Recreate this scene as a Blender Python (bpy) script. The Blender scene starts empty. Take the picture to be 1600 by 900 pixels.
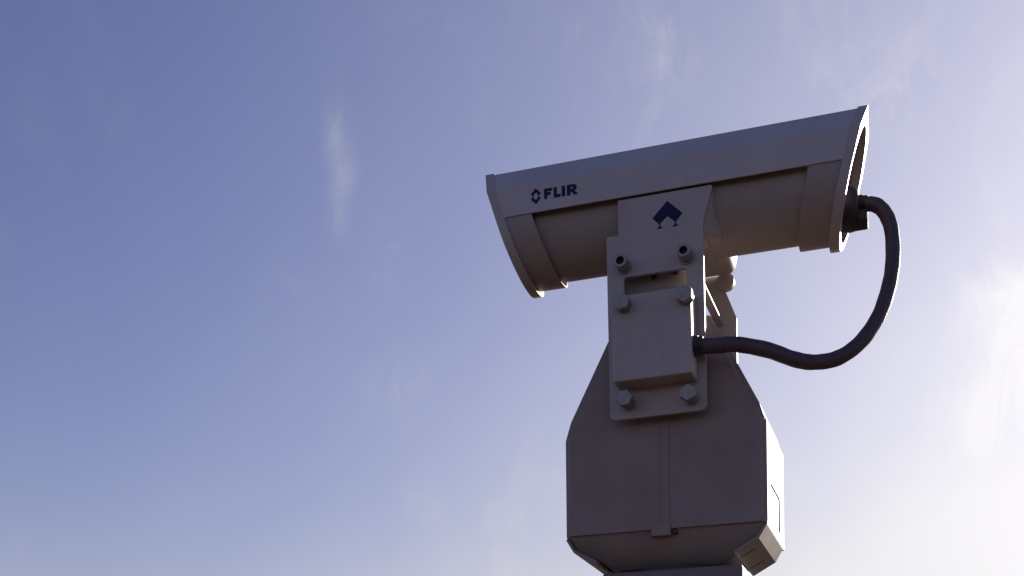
import bpy, bmesh, math
from mathutils import Vector, Matrix

S = bpy.context.scene
COL = S.collection
R = math.radians

# ------------------------------------------------------------------ camera
EYE = 1.6                                   # lens height above the ground
cam_d = bpy.data.cameras.new('camera'); cam = bpy.data.objects.new('camera', cam_d); COL.objects.link(cam)
cam_d.sensor_width = 36.0; cam_d.lens = 2112 / 1600 * 36
cam_d.shift_y = 850 / 1600
cam_d.clip_start = 0.02; cam_d.clip_end = 20000
cam.location = (0, 0, EYE)
cam.rotation_mode = 'QUATERNION'
cam.rotation_quaternion = (Matrix.Rotation(R(90), 3, 'X') @ Matrix.Rotation(-0.0105, 3, 'Z')).to_quaternion()
S.camera = cam

# ------------------------------------------------------------------ light
SUN_AZ, SUN_EL = R(42), R(18)               # azimuth from +Y towards +X
sd = Vector((math.sin(SUN_AZ) * math.cos(SUN_EL), math.cos(SUN_AZ) * math.cos(SUN_EL), math.sin(SUN_EL)))
sun_d = bpy.data.lights.new('sun', 'SUN'); sun = bpy.data.objects.new('sun', sun_d); COL.objects.link(sun)
sun_d.energy = 3.7; sun_d.angle = R(0.6); sun_d.color = (1.0, 0.93, 0.84)
sun.rotation_euler = sd.to_track_quat('Z', 'Y').to_euler()
sun.location = (6, 8, 9)

world = bpy.data.worlds.new('World'); S.world = world; world.use_nodes = True
wt = world.node_tree; wn = wt.nodes; wl = wt.links
for n in list(wn): wn.remove(n)
def N(t, kind, **kw):
    n = t.nodes.new(kind)
    for k, v in kw.items():
        if k == 'ins':
            for a, b in v.items(): n.inputs[a].default_value = b
        else: setattr(n, k, v)
    return n
def math_(t, op, a, b=None, c=None, clamp=False):
    n = N(t, 'ShaderNodeMath', operation=op, use_clamp=clamp)
    for i, v in enumerate((a, b, c)):
        if v is None: continue
        if isinstance(v, (int, float)): n.inputs[i].default_value = v
        else: t.links.new(v, n.inputs[i])
    return n.outputs[0]
def ramp_(t, v, a, b):                      # smooth 0..1 between a and b
    n = N(t, 'ShaderNodeMapRange', interpolation_type='SMOOTHSTEP')
    t.links.new(v, n.inputs[0]); n.inputs[1].default_value = a; n.inputs[2].default_value = b
    return n.outputs[0]
sky = N(wt, 'ShaderNodeTexSky', sky_type='NISHITA', sun_disc=False, sun_elevation=SUN_EL, sun_rotation=SUN_AZ,
        altitude=50, air_density=1.0, dust_density=0.8, ozone_density=3.0)
tint = N(wt, 'ShaderNodeMix', data_type='RGBA', blend_type='MULTIPLY'); tint.inputs[0].default_value = 1
tint.inputs[7].default_value = (.95, 0.785, 1.06, 1)
wl.new(sky.outputs[0], tint.inputs[6])
tc = N(wt, 'ShaderNodeTexCoord'); DIR = tc.outputs['Generated']
dot = N(wt, 'ShaderNodeVectorMath', operation='DOT_PRODUCT'); wl.new(DIR, dot.inputs[0]); dot.inputs[1].default_value = sd
cosd = math_(wt, 'MAXIMUM', dot.outputs['Value'], 0.0)
def noise(scale, detail, rough, dist, w=0.0, loc=(0, 0, 0)):
    mp = N(wt, 'ShaderNodeMapping'); wl.new(DIR, mp.inputs[0]); mp.inputs['Scale'].default_value = scale; mp.inputs['Location'].default_value = loc
    n = N(wt, 'ShaderNodeTexNoise', noise_dimensions='3D'); wl.new(mp.outputs[0], n.inputs[0])
    n.inputs['Scale'].default_value = 1; n.inputs['Detail'].default_value = detail; n.inputs['Roughness'].default_value = rough; n.inputs['Distortion'].default_value = dist
    return n.outputs[0]
n1 = noise((5, 5, 3.2), 6, 0.55, 0.6)       # broad veil of thin cloud
n3 = noise((34, 34, 15), 8, 0.66, 1.6, loc=(1, 5, 2))  # fibres
n2 = noise((14, 14, 7), 6, 0.62, 1.0, loc=(3, 1, 2))  # torn wisps
sep = N(wt, 'ShaderNodeSeparateXYZ'); wl.new(DIR, sep.inputs[0])
slant = math_(wt, 'ADD', math_(wt, 'MAXIMUM', sep.outputs[2], 0.0), 0.07)   # a thin layer looks denser at a slant
c4 = math_(wt, 'POWER', cosd, 4.5)          # thin cloud scatters forward: brighter near the sun
veil = math_(wt, 'ADD', math_(wt, 'DIVIDE', math_(wt, 'MULTIPLY', c4, 0.30), slant), math_(wt, 'MINIMUM', math_(wt, 'DIVIDE', 0.0046, math_(wt, 'POWER', slant, 3.0)), 0.5))
veil = math_(wt, 'MULTIPLY', veil, math_(wt, 'MULTIPLY_ADD', n1, 0.55, 0.72))
def patch(az, el, wa, we, lo, hi, k, nz):   # one cloud: a soft oval in the sky torn up by noise
    az, el = R(az), R(el)
    e0 = Vector((math.sin(az) * math.cos(el), math.cos(az) * math.cos(el), math.sin(el)))
    e1 = Vector((math.cos(az), -math.sin(az), 0)); e2 = e1.cross(e0)
    q = None
    for e, w in ((e1, wa), (e2, we)):
        d_ = N(wt, 'ShaderNodeVectorMath', operation='DOT_PRODUCT'); wl.new(DIR, d_.inputs[0]); d_.inputs[1].default_value = e / math.sin(R(w))
        sq = math_(wt, 'MULTIPLY', d_.outputs['Value'], d_.outputs['Value']); q = sq if q is None else math_(wt, 'ADD', q, sq)
    d0 = N(wt, 'ShaderNodeVectorMath', operation='DOT_PRODUCT'); wl.new(DIR, d0.inputs[0]); d0.inputs[1].default_value = e0
    g_ = math_(wt, 'MULTIPLY', math_(wt, 'EXPONENT', math_(wt, 'MULTIPLY', q, -1.0)), math_(wt, 'GREATER_THAN', d0.outputs['Value'], 0.0))
    return math_(wt, 'MULTIPLY', math_(wt, 'MULTIPLY', g_, ramp_(wt, nz, lo, hi)), k)
cover = math_(wt, 'MULTIPLY_ADD', math_(wt, 'MULTIPLY', ramp_(wt, n2, 0.50, 0.80), ramp_(wt, n1, 0.42, 0.62)), math_(wt, 'MULTIPLY_ADD', c4, 0.22, 0.06), veil)
for a_ in ((-7.2, 27.2, 0.38, 1.0, .15, .72, .19, n3), (-6.75, 25.9, 0.42, 0.9, .15, .72, .19, n3), (-7.05, 24.6, 0.38, 1.0, .15, .72, .15, n3), (-4.3, 18.2, 1.6, 1.1, .30, .68, .10, n3), (6.6, 29.3, 1.9, 1.2, .34, .72, .09, n3),
           (11.5, 30.5, 5.0, 1.6, .38, .66, .12, n2), (15.5, 28.0, 3.0, 1.6, .38, .68, .10, n3),
           (22.6, 18.0, 2.2, 2.2, .34, .58, .50, n2), (20.0, 15.8, 2.0, 1.3, .38, .60, .30, n2), (20.5, 20.3, 1.6, 1.0, .38, .60, .22, n2), (22.0, 11.2, 2.5, 1.0, .38, .60, .25, n2)):
    cover = math_(wt, 'ADD', cover, patch(*a_))
cover = math_(wt, 'MINIMUM', cover, 0.92)
glow = math_(wt, 'MULTIPLY_ADD', math_(wt, 'POWER', cosd, 6.0), 6.0, 6.0)
ccol = N(wt, 'ShaderNodeVectorMath', operation='SCALE'); ccol.inputs[0].default_value = (1.0, 0.98, 0.975)
wl.new(glow, ccol.inputs['Scale'])
cmix = N(wt, 'ShaderNodeMix', data_type='RGBA'); wl.new(cover, cmix.inputs[0]); wl.new(tint.outputs[2], cmix.inputs[6]); wl.new(ccol.outputs[0], cmix.inputs[7])
bg = N(wt, 'ShaderNodeBackground'); bg.inputs[1].default_value = 0.05
out = N(wt, 'ShaderNodeOutputWorld'); wl.new(cmix.outputs[2], bg.inputs[0]); wl.new(bg.outputs[0], out.inputs[0])

vs = S.view_settings; vs.view_transform = 'Standard'; vs.look = 'None'; vs.gamma = 1.0; vs.use_curve_mapping = False
vs.exposure = 1.0
S.cycles.max_bounces = 8

# ------------------------------------------------------------------ frames
# The unit has its own axes: x along the camera barrel, y away from the lens, z up; the origin is
# the middle of the near bracket plate. The head (bracket, barrel, box, cable) is tilted a little.
YAW = math.atan2(2112, 6400); TILT = 0.0115
ORG = Vector((0.18866, 1.7, EYE + 0.64199))
RZ = Matrix.Rotation(-YAW, 3, 'Z'); RT = RZ @ Matrix.Rotation(-TILT, 3, 'Y')
BASE = {}

def thing(name, label, cat, base, tilted, group=None):
    o = bpy.data.objects.new(name, None); COL.objects.link(o)
    o.empty_display_size = 0.05
    M = RT if tilted else RZ
    o.location = ORG + M @ Vector(base)
    o.rotation_euler = (0, -TILT if tilted else 0, -YAW)
    o['label'] = label; o['category'] = cat
    if group: o['group'] = group
    BASE[o] = Vector(base)
    return o

def make(name, bm, m, parent, bevel=0.0, seg=2, ang=30, smooth=True, label=None):
    b = BASE[parent]
    bmesh.ops.remove_doubles(bm, verts=bm.verts, dist=1e-6)
    bmesh.ops.recalc_face_normals(bm, faces=bm.faces)
    bmesh.ops.translate(bm, verts=bm.verts, vec=-b)
    me = bpy.data.meshes.new(name); bm.to_mesh(me); bm.free()
    if smooth:
        me.polygons.foreach_set('use_smooth', [True] * len(me.polygons)); me.set_sharp_from_angle(angle=R(ang))
    me.materials.append(m)
    o = bpy.data.objects.new(name, me); COL.objects.link(o); o.parent = parent
    BASE[o] = b
    if bevel:
        md = o.modifiers.new('edge', 'BEVEL'); md.width = bevel; md.segments = seg; md.limit_method = 'ANGLE'; md.angle_limit = R(25); md.harden_normals = True
    if label: o['label'] = label
    return o

# ------------------------------------------------------------------ shapes
def box(bm, a, b):
    x0, y0, z0 = a; x1, y1, z1 = b
    v = [bm.verts.new(p) for p in ((x0,y0,z0),(x1,y0,z0),(x1,y1,z0),(x0,y1,z0),(x0,y0,z1),(x1,y0,z1),(x1,y1,z1),(x0,y1,z1))]
    for f in ((0,3,2,1),(4,5,6,7),(0,1,5,4),(1,2,6,5),(2,3,7,6),(3,0,4,7)): bm.faces.new([v[i] for i in f])
    return bm
def nb(): return bmesh.new()
def rounded(pts, r, n=5):                   # round the corners of a polygon; r one number or one per corner
    out = []; k = len(pts)
    for i, p in enumerate(pts):
        ri = r[i] if isinstance(r, (list, tuple)) else r
        p = Vector(p); a = Vector(pts[i-1]) - p; b = Vector(pts[(i+1) % k]) - p
        if ri <= 0: out.append(tuple(p)); continue
        a.normalize(); b.normalize(); h = math.acos(max(-1, min(1, a.dot(b)))) / 2
        t = ri / math.tan(h)
        p0 = p + a * t; p1 = p + b * t
        for j in range(n + 1):
            s = j / n; out.append(tuple((1-s)**2 * p0 + 2*s*(1-s) * p + s*s * p1))
    return out
def plate(bm, loops, f):                    # flat plate with holes: loops of (u,v), f(u,v,side) gives the point on side 0 or 1
    rings = []
    for side in (0, 1):
        rs = []; edges = []
        for lp in loops:
            vs_ = [bm.verts.new(f(u, v, side)) for u, v in lp]
            edges += [bm.edges.new((vs_[i], vs_[(i+1) % len(vs_)])) for i in range(len(vs_))]
            rs.append(vs_)
        rings.append(rs)
        bmesh.ops.triangle_fill(bm, use_beauty=True, use_dissolve=False, edges=edges)
    for A, B in zip(*rings):
        n = len(A)
        for i in range(n): bm.faces.new((A[i], A[(i+1) % n], B[(i+1) % n], B[i]))
    return bm
def plate_xz(bm, loops, y0, y1): return plate(bm, loops, lambda u, v, s: (u, (y0, y1)[s], v))
def plate_yz(bm, loops, x0, x1): return plate(bm, loops, lambda u, v, s: ((x0, x1)[s], u, v))
def prism_y(bm, pts, y0, y1): return plate_xz(bm, [pts], y0, y1)
def cyl(bm, a, b, r, n=24, r2=None, rot=0.0):
    a = Vector(a); b = Vector(b); d = (b - a).normalized(); r2 = r if r2 is None else r2
    u = d.orthogonal().normalized()
    if abs(d.z) < .9: u = Vector((0, 0, 1)).cross(d).normalized()
    w = d.cross(u)
    A = []; B = []
    for i in range(n):
        t = 2 * math.pi * i / n + rot; e = u * math.cos(t) + w * math.sin(t)
        A.append(bm.verts.new(a + e * r)); B.append(bm.verts.new(b + e * r2))
    for i in range(n): bm.faces.new((A[i], A[(i+1) % n], B[(i+1) % n], B[i]))
    bm.faces.new(A[::-1]); bm.faces.new(B)
    return bm
def lathe(bm, a, d, prof, n=32):            # profile of (distance along d, radius)
    a = Vector(a); d = Vector(d).normalized(); u = Vector((0, 0, 1)).cross(d)
    u = u.normalized() if u.length > .1 else Vector((1, 0, 0)); w = d.cross(u)
    prev = None
    for s, r in prof:
        if r <= 1e-6: ring = [bm.verts.new(a + d * s)]
        else: ring = [bm.verts.new(a + d * s + (u * math.cos(2*math.pi*i/n) + w * math.sin(2*math.pi*i/n)) * r) for i in range(n)]
        if prev:
            for i in range(n):
                p = [prev[i % len(prev)], prev[(i+1) % n % len(prev)], ring[(i+1) % n % len(ring)], ring[i % len(ring)]]
                q = []
                for v in p:
                    if v not in q: q.append(v)
                if len(q) > 2: bm.faces.new(q)
        prev = ring
    return bm
def shell_x(bm, outer, inner, xa, xb, closed=True):     # tube along x: section loops outer and inner (y,z), ends at xa(y,z) and xb(y,z)
    n = len(outer)
    V = [[[bm.verts.new((f(y, z), y, z)) for y, z in L] for L in (outer, inner)] for f in (xa, xb)]
    for i in range(n if closed else n - 1):
        j = (i + 1) % n
        bm.faces.new((V[0][0][i], V[0][0][j], V[1][0][j], V[1][0][i]))
        bm.faces.new((V[0][1][i], V[1][1][i], V[1][1][j], V[0][1][j]))
        bm.faces.new((V[0][0][i], V[0][1][i], V[0][1][j], V[0][0][j]))
        bm.faces.new((V[1][0][i], V[1][0][j], V[1][1][j], V[1][1][i]))
    if not closed:
        for i in (0, n - 1): bm.faces.new((V[0][0][i], V[1][0][i], V[1][1][i], V[0][1][i]))
    return bm

# ------------------------------------------------------------------ materials
def mat(name, col, rough=0.5, metal=0.0, var=0.06, scale=40.0, bump=0.0, bscale=600.0, spec=0.5, dirt=None):
    m = bpy.data.materials.new(name); m.use_nodes = True; t = m.node_tree; p = t.nodes['Principled BSDF']
    p.inputs['Metallic'].default_value = metal; p.inputs['Specular IOR Level'].default_value = spec
    co = N(t, 'ShaderNodeTexCoord').outputs['Object']
    nz = N(t, 'ShaderNodeTexNoise'); nz.inputs['Scale'].default_value = scale; nz.inputs['Detail'].default_value = 6; nz.inputs['Roughness'].default_value = .6
    t.links.new(co, nz.inputs['Vector'])
    mr = N(t, 'ShaderNodeMapRange'); t.links.new(nz.outputs[0], mr.inputs[0])
    mr.inputs[1].default_value = .3; mr.inputs[2].default_value = .7; mr.inputs[3].default_value = 1 - var; mr.inputs[4].default_value = 1 + var
    sc = N(t, 'ShaderNodeVectorMath', operation='SCALE'); sc.inputs[0].default_value = col; t.links.new(mr.outputs[0], sc.inputs['Scale'])
    colour = sc.outputs[0]
    if dirt:                                # streaky grime with a shape of its own
        mp = N(t, 'ShaderNodeMapping'); mp.inputs['Scale'].default_value = (70, 70, 9); t.links.new(co, mp.inputs[0])
        n2 = N(t, 'ShaderNodeTexNoise'); n2.inputs['Scale'].default_value = 1; n2.inputs['Detail'].default_value = 5; t.links.new(mp.outputs[0], n2.inputs['Vector'])
        f = ramp_(t, n2.outputs[0], .52, .80)
        mx = N(t, 'ShaderNodeMix', data_type='RGBA'); t.links.new(math_(t, 'MULTIPLY', f, .25), mx.inputs[0]); t.links.new(colour, mx.inputs[6]); mx.inputs[7].default_value = (*dirt, 1)
        colour = mx.outputs[2]
    t.links.new(colour, p.inputs['Base Color'])
    rr = N(t, 'ShaderNodeMapRange'); t.links.new(nz.outputs[0], rr.inputs[0]); rr.inputs[3].default_value = max(.03, rough - .08); rr.inputs[4].default_value = rough + .08
    t.links.new(rr.outputs[0], p.inputs['Roughness'])
    if bump:
        nb_ = N(t, 'ShaderNodeTexNoise'); nb_.inputs['Scale'].default_value = bscale; nb_.inputs['Detail'].default_value = 3; t.links.new(co, nb_.inputs['Vector'])
        bp = N(t, 'ShaderNodeBump'); bp.inputs['Strength'].default_value = bump; bp.inputs['Distance'].default_value = .001
        t.links.new(nb_.outputs[0], bp.inputs['Height'])
        wv = N(t, 'ShaderNodeTexNoise'); wv.inputs['Scale'].default_value = 14; wv.inputs['Detail'].default_value = 2; t.links.new(co, wv.inputs['Vector'])
        b2 = N(t, 'ShaderNodeBump'); b2.inputs['Strength'].default_value = .35; b2.inputs['Distance'].default_value = .004
        t.links.new(wv.outputs[0], b2.inputs['Height']); t.links.new(bp.outputs[0], b2.inputs['Normal']); t.links.new(b2.outputs[0], p.inputs['Normal'])
    return m
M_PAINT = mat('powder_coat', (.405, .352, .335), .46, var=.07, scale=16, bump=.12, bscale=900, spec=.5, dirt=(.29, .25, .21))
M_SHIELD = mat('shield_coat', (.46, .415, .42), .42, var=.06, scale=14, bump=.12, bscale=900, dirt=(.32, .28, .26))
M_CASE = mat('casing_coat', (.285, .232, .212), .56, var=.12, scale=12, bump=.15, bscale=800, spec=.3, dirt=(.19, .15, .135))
M_TUBE = mat('shaded_barrel_coat', (.33, .275, .252), .56, var=.05, scale=25, bump=.15, bscale=800, spec=.3, dirt=(.22, .18, .155))  # darker than the bracket paint: shade below the shield put into the colour
M_STEEL = mat('dull_steel', (.30, .27, .26), .48, 0.6, var=.25, scale=160, bump=.2, bscale=700)
M_BLACK = mat('black_plastic', (.032, .022, .026), .5, var=.2, scale=120, bump=.15, bscale=500)
M_RUBBER = mat('black_rubber', (.075, .050, .060), .55, var=.2, scale=200, bump=.3, bscale=260)
M_DARK = mat('dark_hole', (.03, .028, .027), .6)
M_NAVY = mat('navy_print', (.008, .011, .062), .6, var=.1, scale=300, spec=.25)
M_GLASS = mat('lens_glass', (.02, .02, .022), .06, spec=.8)
M_GALV = mat('mast_paint', (.17, .14, .13), .55, 0.0, var=.12, scale=30, bump=.1)
M_GROUND = mat('dark_gravel', (.085, .056, .042), .95, var=.35, scale=6.0, spec=.05)

# ------------------------------------------------------------------ ground
bm = nb(); v = [bm.verts.new(p) for p in ((-3000,-3000,0),(3000,-3000,0),(3000,3000,0),(-3000,3000,0))]; bm.faces.new(v)
me = bpy.data.meshes.new('ground'); bm.to_mesh(me); bm.free(); me.materials.append(M_GROUND)
g = bpy.data.objects.new('ground', me); COL.objects.link(g); g['kind'] = 'structure'

# ------------------------------------------------------------------ mast
GZ = -ORG.z
mast = thing('mast', 'grey square mast top at the bottom edge, under the pan and tilt body', 'mast', (.003, .13, GZ), False)
make('post', box(nb(), (-.060, .07, GZ + .012), (.066, .19, -.345)), M_GALV, mast, .006)
make('top_flange', box(nb(), (-.083, .035, -.345), (.099, .205, -.3065)), M_GALV, mast, .004, 3)
make('foot_plate', box(nb(), (-.15, -.02, GZ), (.156, .28, GZ + .012)), M_GALV, mast, .003)

# ------------------------------------------------------------------ pan and tilt unit
ptu = thing('pan_tilt_unit', 'bulky grey pan and tilt body with sloping shoulders standing on the mast', 'pan tilt unit', (.001, .115, -.3065), False)
CX = .001
def sym(pts): return pts + [(2 * CX - x, z) for x, z in reversed(pts)]
YF, YB = .025, .205
# upper casing: shouldered profile, running from front to back
prof = sym([(CX + .062, .0085), (CX + .122, -.108), (CX + .1283, -.128), (CX + .1283, -.259)])
rp = rounded(prof, [.006, .012, .012, 0, 0, .012, .012, .006])
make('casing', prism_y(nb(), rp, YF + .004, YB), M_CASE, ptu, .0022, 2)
# lower pan: narrows to the neck
bm = nb()
A = [(-.1265, YF + .0035, -.258), (.1285, YF + .0035, -.258), (.1285, YB - .006, -.259), (-.1265, YB - .006, -.259)]
B = [(-.118, YF + .014, -.2765), (.120, YF + .014, -.2765), (.120, YB - .01, -.2765), (-.118, YB - .01, -.2765)]
C = [(-.066, YF + .045, -.2995), (.068, YF + .045, -.2995), (.068, YB - .04, -.2995), (-.066, YB - .04, -.2995)]
rr = [[bm.verts.new(p) for p in L] for L in (A, B, C)]
for a, b in zip(rr, rr[1:]):
    for i in range(4): bm.faces.new((a[i], a[(i+1) % 4], b[(i+1) % 4], b[i]))
bm.faces.new(rr[0]); bm.faces.new(rr[2][::-1])
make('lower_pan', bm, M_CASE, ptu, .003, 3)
make('neck_ring', cyl(nb(), (.004, .118, -.3063), (.004, .118, -.2990), .070, 48), M_BLACK, ptu)
# front cover, proud of the casing, with its moulded rib
fp = sym([(CX + .0605, .006), (CX + .121, -.110), (CX + .1306, -.1295), (CX + .1306, -.2575)])
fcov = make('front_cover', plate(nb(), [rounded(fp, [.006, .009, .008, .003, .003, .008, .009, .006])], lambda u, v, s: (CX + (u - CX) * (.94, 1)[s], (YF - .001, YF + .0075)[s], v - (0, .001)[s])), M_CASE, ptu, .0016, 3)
make('rib', box(nb(), (-.0026, YF - .0024, -.254), (.0090, YF + .001, -.02)), M_CASE, fcov, .0011, 2)
make('boss', box(nb(), (-.0147, YF - .0034, -.2665), (.0100, YF + .008, -.2500)), M_CASE, fcov, .0012, 2)
make('screw', lathe(nb(), (.0150, YF + .008, -.2615), (0, -1, 0), [(0, .0032), (.0062, .0032), (.0068, .0026), (.0068, 0)], 16), M_BLACK, fcov)
# side covers: wrap from the shoulder round the lower corner, with a sunk nameplate panel
for s in (1, -1):
    X = lambda x: CX + s * (x - CX)
    o0, o1 = .1283, .1313
    bm = nb()
    outer = [(YF + .0072, -.1300), (YB - .002, -.1300), (YB - .002, -.2610), (YF + .0072, -.2610)]
    hole = rounded([(.064, -.2005), (.160, -.2005), (.160, -.246), (.064, -.246)], .003, 3)
    plate_yz(bm, [outer, hole], X(o0), X(o1))
    sc = make('side_cover', bm, M_CASE, ptu, .0008, 2)
    make('nameplate', box(nb(), (min(X(.1280), X(.1296)), .0625, -.2475), (max(X(.1280), X(.1296)), .1615, -.199)), M_PAINT, sc)
    # lower corner skirt: two facets
    bm = nb()
    P = [(o1, -.2613), (.1212, -.2785), (.0905, -.2955)]; Q = [(o1 - .004, -.2613), (.1190, -.2755), (.0895, -.2915)]
    ya, yb = YF + .0015, .190
    for (p0, p1, q0, q1) in ((P[0], P[1], Q[0], Q[1]), (P[1], P[2], Q[1], Q[2])):
        vv = [bm.verts.new((X(x), y, z)) for y in (ya, yb) for x, z in (p0, p1, q1, q0)]
        for f in ((0,1,2,3),(7,6,5,4),(0,4,5,1),(1,5,6,2),(2,6,7,3),(3,7,4,0)): bm.faces.new([vv[i] for i in f])
    sk = make('corner_skirt', bm, M_CASE, ptu, .0006, 2)
    for y0 in (.060, .140):
        bm = nb()
        d = Vector((.1212 - .0905, 0, -.2785 + .2955)).normalized(); nrm = Vector((d.z, 0, -d.x))
        a = Vector((.0938, y0, -.2955 + (.0938 - .0905) * d.z / d.x)); b = a + d * .021
        w = Vector((0, .0016, 0))
        vv = []
        for off in (nrm * .0004, -nrm * .002):
            for q in (a - w, b - w + Vector((0, .004, 0)), b + w + Vector((0, .004, 0)), a + w):
                q = q + off; vv.append(bm.verts.new((X(q.x), q.y, q.z)))
        for f in ((0,1,2,3),(7,6,5,4),(0,4,5,1),(1,5,6,2),(2,6,7,3),(3,7,4,0)): bm.faces.new([vv[i] for i in f])
        make('slot', bm, M_DARK, sk)

# ------------------------------------------------------------------ mounting bracket
brk = thing('mounting_bracket', 'pale bolted yoke bracket joining the camera barrel to the pan and tilt body', 'bracket', (0, .08, -.12), True)
outline = [(-.0468, .158), (.0745, .158), (.0700, .1440), (.0655, .1290), (.0622, .1180), (.0608, .106), (.0608, -.1197), (-.0626, -.1197), (-.0626, .1140), (-.0468, .1140)]
slot = rounded([(-.0412, .0598), (.0390, .0598), (.0390, .0260), (-.0412, .0260)], .004, 4)
make('near_plate', plate_xz(nb(), [rounded(outline, [.001, .003, .006, .006, .005, .004, .009, .009, .004, .002]), slot], 0, .006), M_PAINT, brk, .0007, 2)
# saddle that cradles the barrel
bm = nb()
lv = [[bm.verts.new(p + (z,)) for p in P] for z, P in (
    (.156, ((-.0462, .0062), (.0740, .0062), (.0800, .030), (.0840, .128), (-.0462, .128))),
    (.130, ((-.0470, .0062), (.0650, .0062), (.0820, .031), (.0855, .136), (-.0470, .136))),
    (.110, ((-.0480, .0062), (.0602, .0062), (.0815, .033), (.0800, .144), (-.0480, .144))),
    (.1032, ((-.0480, .0062), (.0595, .0062), (.0790, .036), (.0745, .148), (-.0480, .148))))]
for a, b in zip(lv, lv[1:]):
    for i in range(5): bm.faces.new((a[i], a[(i+1) % 5], b[(i+1) % 5], b[i]))
bm.faces.new(lv[0]); bm.faces.new(lv[-1][::-1])
sad = make('saddle', bm, M_PAINT, brk, .005, 3, ang=85)
# far plate with window, boss and shelves
fo = [(.0630, .105), (.0640, .0835), (.0782, .0455), (.0770, -.060), (-.0770, -.060), (-.0782, .0455), (-.0640, .0835), (-.0630, .105)]
fh = rounded([(-.046, .0745), (.0465, .0745), (.0465, .020), (-.046, .020)], .004, 4)
make('far_plate', plate_xz(nb(), [rounded(fo, [0, .004, .006, .004, .004, .006, .004, 0]), fh], .150, .156), M_PAINT, brk, .0008, 2)
for s in (1, -1):
    make('pivot_boss', lathe(nb(), (s * .0640, .1475, .0965), (0, 1, 0), [(0, 0), (0, .0114), (.0004, .0120), (.0100, .0120), (.0105, .0114), (.0105, 0)], 32), M_PAINT, brk)
make('shelf', box(nb(), (-.0600, .0062, .1015), (.0616, .100, .1045)), M_PAINT, brk, .0006)
for s in (1, -1):
    x0, x1 = sorted((s * .0500, s * .0606))
    make('shelf', box(nb(), (x0, .0062, .0375), (x1, .1498, .0405)), M_PAINT, brk, .0006)

tb = make('tilt_drive', box(nb(), (-.0615, .022, .0300), (.0380, .100, .1013)), M_CASE, brk, .003, 2)
for x_, z_ in ((-.006, .0640), (.0215, .0660)):
    make('screw', lathe(nb(), (x_, .022, z_), (0, -1, 0), [(0, .0040), (.003, .0040), (.0036, .0032), (.0036, 0)], 14), M_BLACK, tb)

def socket_screw(x, z, y=0.0, h=.020):
    b = make('socket_screw', lathe(nb(), (x, y, z), (0, -1, 0), [(0, .0105), (.002, .0105), (.0022, .0086), (h - .001, .0086), (h, .0078), (h, .0052)], 32), M_STEEL, brk)
    bm = nb()                                # recess: hexagonal pocket
    lathe(bm, (x, y, z), (0, -1, 0), [(h, .0053), (h - .007, .0050), (h - .007, 0)], 6)
    make('hex_socket', bm, M_DARK, b, smooth=False)
def hex_bolt(x, z, y, parent, rot=0.25, h=.026):
    b = make('hex_bolt', lathe(nb(), (x, y, z), (0, -1, 0), [(0, .0100), (.0015, .0100), (.0016, .0080), (h - .010, .0080), (h - .010, 0)], 28), M_STEEL, parent)
    make('bolt_head', cyl(nb(), (x, y - h + .010, z), (x, y - h, z), .0109, 6, rot=rot), M_STEEL, b, .0010, 2)
socket_screw(-.0408, .0737); socket_screw(.0393, .0741)
hex_bolt(-.0385, -.1005, 0, brk, .1); hex_bolt(.0418, -.1035, 0, brk, .45)

# maker's mark on the saddle: peaked roof shape on two small feet
def mark(name, polys, y, parent, label=None, th=.0004):
    bm = nb()
    for P in polys: prism_y(bm, P, y - th, y + .0002)
    return make(name, bm, M_NAVY, parent, smooth=False, label=label)
npl = [o for o in brk.children if o.name.startswith('near_plate')][0]
mark('emblem', [[(.0168, .1472), (.0357, .1290), (.0268, .1192), (.0166, .1282), (.0060, .1192), (-.0025, .1284)],
                [(.0060, .1194), (.0072, .1194), (.0074, .1172), (.0106, .1142), (.0026, .1136), (.0056, .1168)],
                [(.0262, .1194), (.0274, .1194), (.0276, .1170), (.0306, .1142), (.0224, .1136), (.0258, .1166)]], 0, npl, 'navy peaked roof emblem on two small feet')

# ------------------------------------------------------------------ junction box on the near plate
jb = thing('junction_box', 'pale square metal box bolted on the near bracket plate, black cable leaving its side', 'junction box', (0, 0, -.084), True)
make('cover', box(nb(), (-.0500, -.036, -.0838), (.0502, -.0004, .0228)), M_PAINT, jb, .0022, 3)
hex_bolt(-.0335, .0100, -.036, jb, .2, .015); hex_bolt(.0445, .0085, -.036, jb, .5, .015)
make('cable_gland', lathe(nb(), (.0500, -.018, -.0460), (1, 0, 0), [(0, .0125), (.004, .0125), (.0045, .0112), (.0105, .0112), (.012, .0098), (.012, 0)], 24), M_BLACK, jb)

make('gland_nut', cyl(nb(), (.0508, -.018, -.0460), (.0562, -.018, -.0460), .0140, 6, rot=.3), M_BLACK, jb, .0008, 2)

# ------------------------------------------------------------------ camera barrel
cm = thing('security_camera', 'long pale camera barrel under a boxy sun shield, open at the right end', 'camera', (.015, .068, .085), True)
YN, ZN, ZC, RR = -.003, .1985, .1553, .0708
YC = YN + RR
XR = lambda y, z: .2536 + .255 * (z - ZN) - .055 * (y - YN)
XL = lambda y, z: -.2215 - .30 * (z - ZN)
def section(rad, side, top, ch):             # (y,z) loop: round belly, upright sides, chamfered top
    L = []
    for i in range(41):
        a = math.pi * i / 40
        L.append((YC - rad * math.cos(a), ZC - rad * math.sin(a)))
    L += [(YC + rad, side), (YC + rad - ch, top), (YC - rad + ch, top), (YC - rad, side)]
    # add a few points along the straight runs so that the bore follows smoothly
    D = []
    for i, p in enumerate(L):
        q = L[(i + 1) % len(L)]; D.append(p); dd = math.hypot(q[0]-p[0], q[1]-p[1])
        k = int(dd / .006)
        for j in range(1, k): D.append((p[0] + (q[0]-p[0]) * j / k, p[1] + (q[1]-p[1]) * j / k))
    return D
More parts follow.
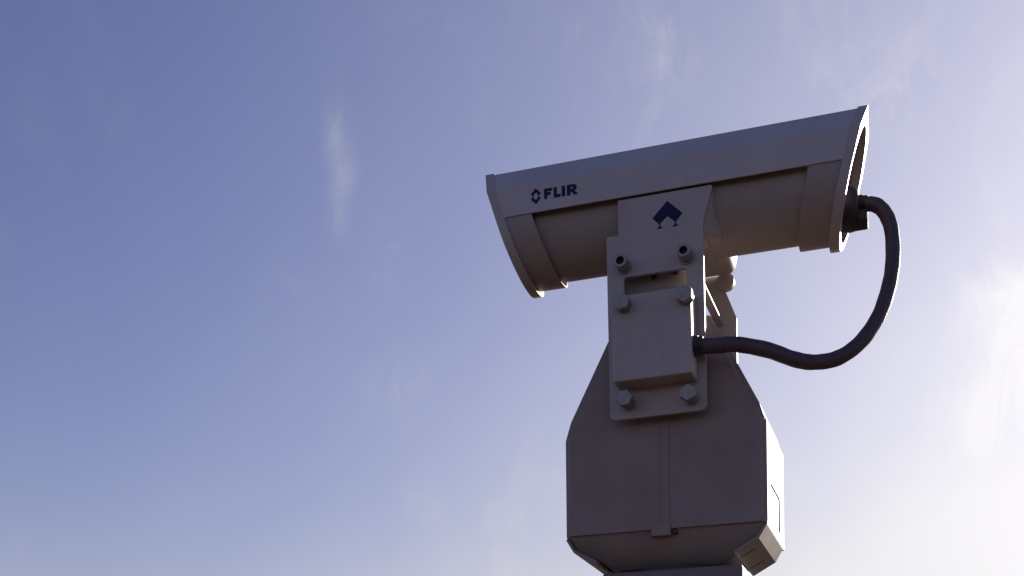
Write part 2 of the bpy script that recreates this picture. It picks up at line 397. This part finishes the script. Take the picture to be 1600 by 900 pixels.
def bore(L, w, up, dn):
    out_ = []
    for y, z in L:
        a = math.atan2(z - ZC, y - YC); c, s_ = math.cos(a), math.sin(a)
        h = up if s_ > 0 else dn
        r = 1 / math.sqrt((c / w) ** 2 + (s_ / h) ** 2)
        out_.append((YC + r * c, ZC + r * s_))
    return out_
SEC = section(RR, ZN, .2355, .0300)
HOLE = bore(SEC, .0635, .0690, .0605)
FL = .0125
make('end_ring', shell_x(nb(), SEC, HOLE, lambda y, z: XR(y, z) - FL, XR), M_PAINT, cm, .0006, 2, ang=25)
make('end_ring', shell_x(nb(), SEC, HOLE, XL, lambda y, z: XL(y, z) + FL), M_PAINT, cm, .0006, 2, ang=25)
# sun shield: open below, chamfered above
RS = RR - .0004
def ushape(rad, zlo, side, top, ch): return [(YC - rad, zlo), (YC - rad, side), (YC - rad + ch, top), (YC + rad - ch, top), (YC + rad, side), (YC + rad, zlo)]
sh = make('sun_shield', shell_x(nb(), ushape(RS, .1605, ZN, .2335, .0295), ushape(RS - .0025, .1605, ZN - .001, .2310, .0287),
          lambda y, z: XL(y, z) + FL - .001, lambda y, z: XR(y, z) - FL + .001, closed=False), M_SHIELD, cm, .0007, 2)
# sleeves and tube
def circ(r, n=72): return [(YC - r * math.cos(2*math.pi*i/n), ZC - r * math.sin(2*math.pi*i/n)) for i in range(n)]
def oval(w, h, n=72): return [(YC - w * math.cos(2*math.pi*i/n), ZC - h * math.sin(2*math.pi*i/n)) for i in range(n)]
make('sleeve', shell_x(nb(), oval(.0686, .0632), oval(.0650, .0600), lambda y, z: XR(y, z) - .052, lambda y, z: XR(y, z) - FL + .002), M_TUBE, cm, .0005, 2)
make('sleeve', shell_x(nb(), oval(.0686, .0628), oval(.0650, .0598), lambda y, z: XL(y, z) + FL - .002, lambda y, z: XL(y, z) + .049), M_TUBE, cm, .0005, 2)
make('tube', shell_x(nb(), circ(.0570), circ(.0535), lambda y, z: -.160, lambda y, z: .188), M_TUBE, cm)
make('end_plate', cyl(nb(), (.188, YC, ZC), (.193, YC, ZC), .0605, 64), M_PAINT, cm, .0006)
make('end_plate', cyl(nb(), (-.180, YC, ZC), (-.176, YC, ZC), .0595, 64), M_PAINT, cm, .0006)
make('lens', lathe(nb(), (-.180, YC, ZC), (-1, 0, 0), [(0, .045), (.006, .045), (.006, .040), (.003, .038), (.0055, .02), (.006, 0)], 48), M_GLASS, cm)
for a in (0.6, 2.2, 3.9, 5.4):               # fixing screws of the end plate
    make('screw', lathe(nb(), (.193, YC + .050 * math.cos(a), ZC + .050 * math.sin(a)), (1, 0, 0), [(0, .0035), (.003, .0035), (.0036, .0028), (.0036, 0)], 14), M_STEEL, cm)

# lettering on the shield: emblem of two facing chevrons, then four letters
YP = YC - RS
def xf(ox, oz, w, h, P, sk=0.0): return [(ox + w * u, oz + h * v + sk * u) for u, v in P]
ex, ez, ew, eh = -.1542, .1808, .0066, .0101
top_ = [(0, 1), (1, .33), (.62, -.02), (.40, .12), (.30, .30), (0, .46), (-.30, .30), (-.40, .12), (-.62, -.02), (-1, .33)]
mark('emblem', [xf(ex, ez + .0002, ew, eh, top_), xf(ex, ez - .0002, ew, eh, [(u, -v) for u, v in reversed(top_)])], YP, sh, 'navy diamond emblem of two facing chevrons')
def letter(polys, x0, x1, z0, z1):
    mark('letter', [[(x0 + (x1 - x0) * u, z0 + (z1 - z0) * v) for u, v in P] for P in polys], YP, sh)
letter([[(0, 0), (.40, 0), (.40, .34), (.86, .34), (.86, .63), (.40, .63), (.40, .72), (1.04, .72), (1.04, 1), (0, 1)]], -.1430, -.1327, .1750, .1883)
letter([[(0, 0), (1.05, 0), (1.05, .30), (.47, .30), (.47, 1), (0, 1)]], -.1301, -.1214, .1747, .1880)
letter([[(0, 0), (1, 0), (1, 1), (0, 1)]], -.1194, -.1149, .1747, .1880)
bm = nb()                                   # R: leg and bowl with its counter
x0, x1, z0, z1 = -.1124, -.0985, .1744, .1880
T = lambda u, v: (x0 + (x1 - x0) * u, z0 + (z1 - z0) * v)
o_ = [T(*p) for p in [(0, 0), (.33, 0), (.33, .32), (.42, .32), (.66, 0), (1.07, 0), (.72, .38), (.84, .46), (.92, .58), (.93, .74), (.86, .90), (.72, .98), (.6, 1), (0, 1)]]
i_ = [T(*p) for p in [(.33, .58), (.50, .58), (.56, .61), (.58, .67), (.56, .73), (.50, .76), (.33, .76)]]
plate_xz(bm, [o_, i_], YP - .0004, YP + .0002); make('letter', bm, M_NAVY, sh, smooth=False)

# ------------------------------------------------------------------ cable with its plug
pts = [(0.0595,-0.0180,-0.0468),(0.0790,-0.0168,-0.0484),(0.1009,-0.0147,-0.0492),(0.1386,-0.0080,-0.0591),(0.1682,-0.0004,-0.0714),(0.1920,0.0063,-0.0762),(0.2202,0.0150,-0.0716),(0.2464,0.0251,-0.0522),(0.2669,0.0361,-0.0207),(0.2793,0.0464,0.0167),(0.2850,0.0549,0.0545),(0.2840,0.0613,0.0929),(0.2775,0.0639,0.1149),(0.2670,0.0652,0.1283),(0.2532,0.0659,0.1333),(0.2439,0.0660,0.1349)]
cab = thing('cable', 'thick black cable looping from the box to the open barrel end', 'cable', (.0595, -.018, -.0468), True)
def catmull(P, n=10):
    P = [Vector(p) for p in P]; P = [2*P[0]-P[1]] + P + [2*P[-1]-P[-2]]; o = []
    for i in range(1, len(P) - 2):
        for j in range(n):
            t = j / n; a, b, c, d = P[i-1:i+3]
            o.append(.5 * ((2*b) + (c-a)*t + (2*a-5*b+4*c-d)*t*t + (3*b-a-3*c+d)*t**3))
    o.append(P[-2]); return o
cp = catmull(pts, 34)
bm = nb(); prev = None; nrm = Vector((0, 1, 0)); n = 20
for i, p in enumerate(cp):
    t = (cp[min(i+1, len(cp)-1)] - cp[max(i-1, 0)]).normalized()
    nrm = (nrm - t * nrm.dot(t)).normalized(); bi = t.cross(nrm)
    u = i / (len(cp) - 1)
    r = .0095 - .0008 * u + .00013 * math.sin(i * 2.1) + .00025 * math.sin(i * .21) * math.sin(i * .083)
    if u > .93: r = .0074 + .00013 * math.sin(i * 2.1)
    ring = [bm.verts.new(p + (nrm * math.cos(2*math.pi*k/n) + bi * math.sin(2*math.pi*k/n)) * r) for k in range(n)]
    if prev:
        for k in range(n): bm.faces.new((prev[k], prev[(k+1) % n], ring[(k+1) % n], ring[k]))
    else: bm.faces.new(ring[::-1])
    prev = ring
bm.faces.new(prev)
make('sheath', bm, M_RUBBER, cab, ang=60)
pl = make('plug', lathe(nb(), (.195, .0655, .1285), (1, 0, 0), [(0, .024), (.012, .024), (.013, .0268), (.040, .0268), (.044, .0262), (.0495, .0235), (.0505, .022), (.0505, 0)], 40), M_BLACK, cab, ang=35)
make('locking_ring', lathe(nb(), (.2375, .0655, .1140), (1, 0, 0), [(0, .0125), (.016, .0125), (.0185, .0112), (.0185, .009), (.0165, .0085), (.0165, 0)], 28), M_BLACK, pl, ang=35)
make('strain_relief', lathe(nb(), (.2450, .0660, .1347), (1, 0, 0), [(0, .0098), (.005, .0098), (.0055, .0086), (.012, .0080), (.012, 0)], 24), M_BLACK, pl, ang=35)
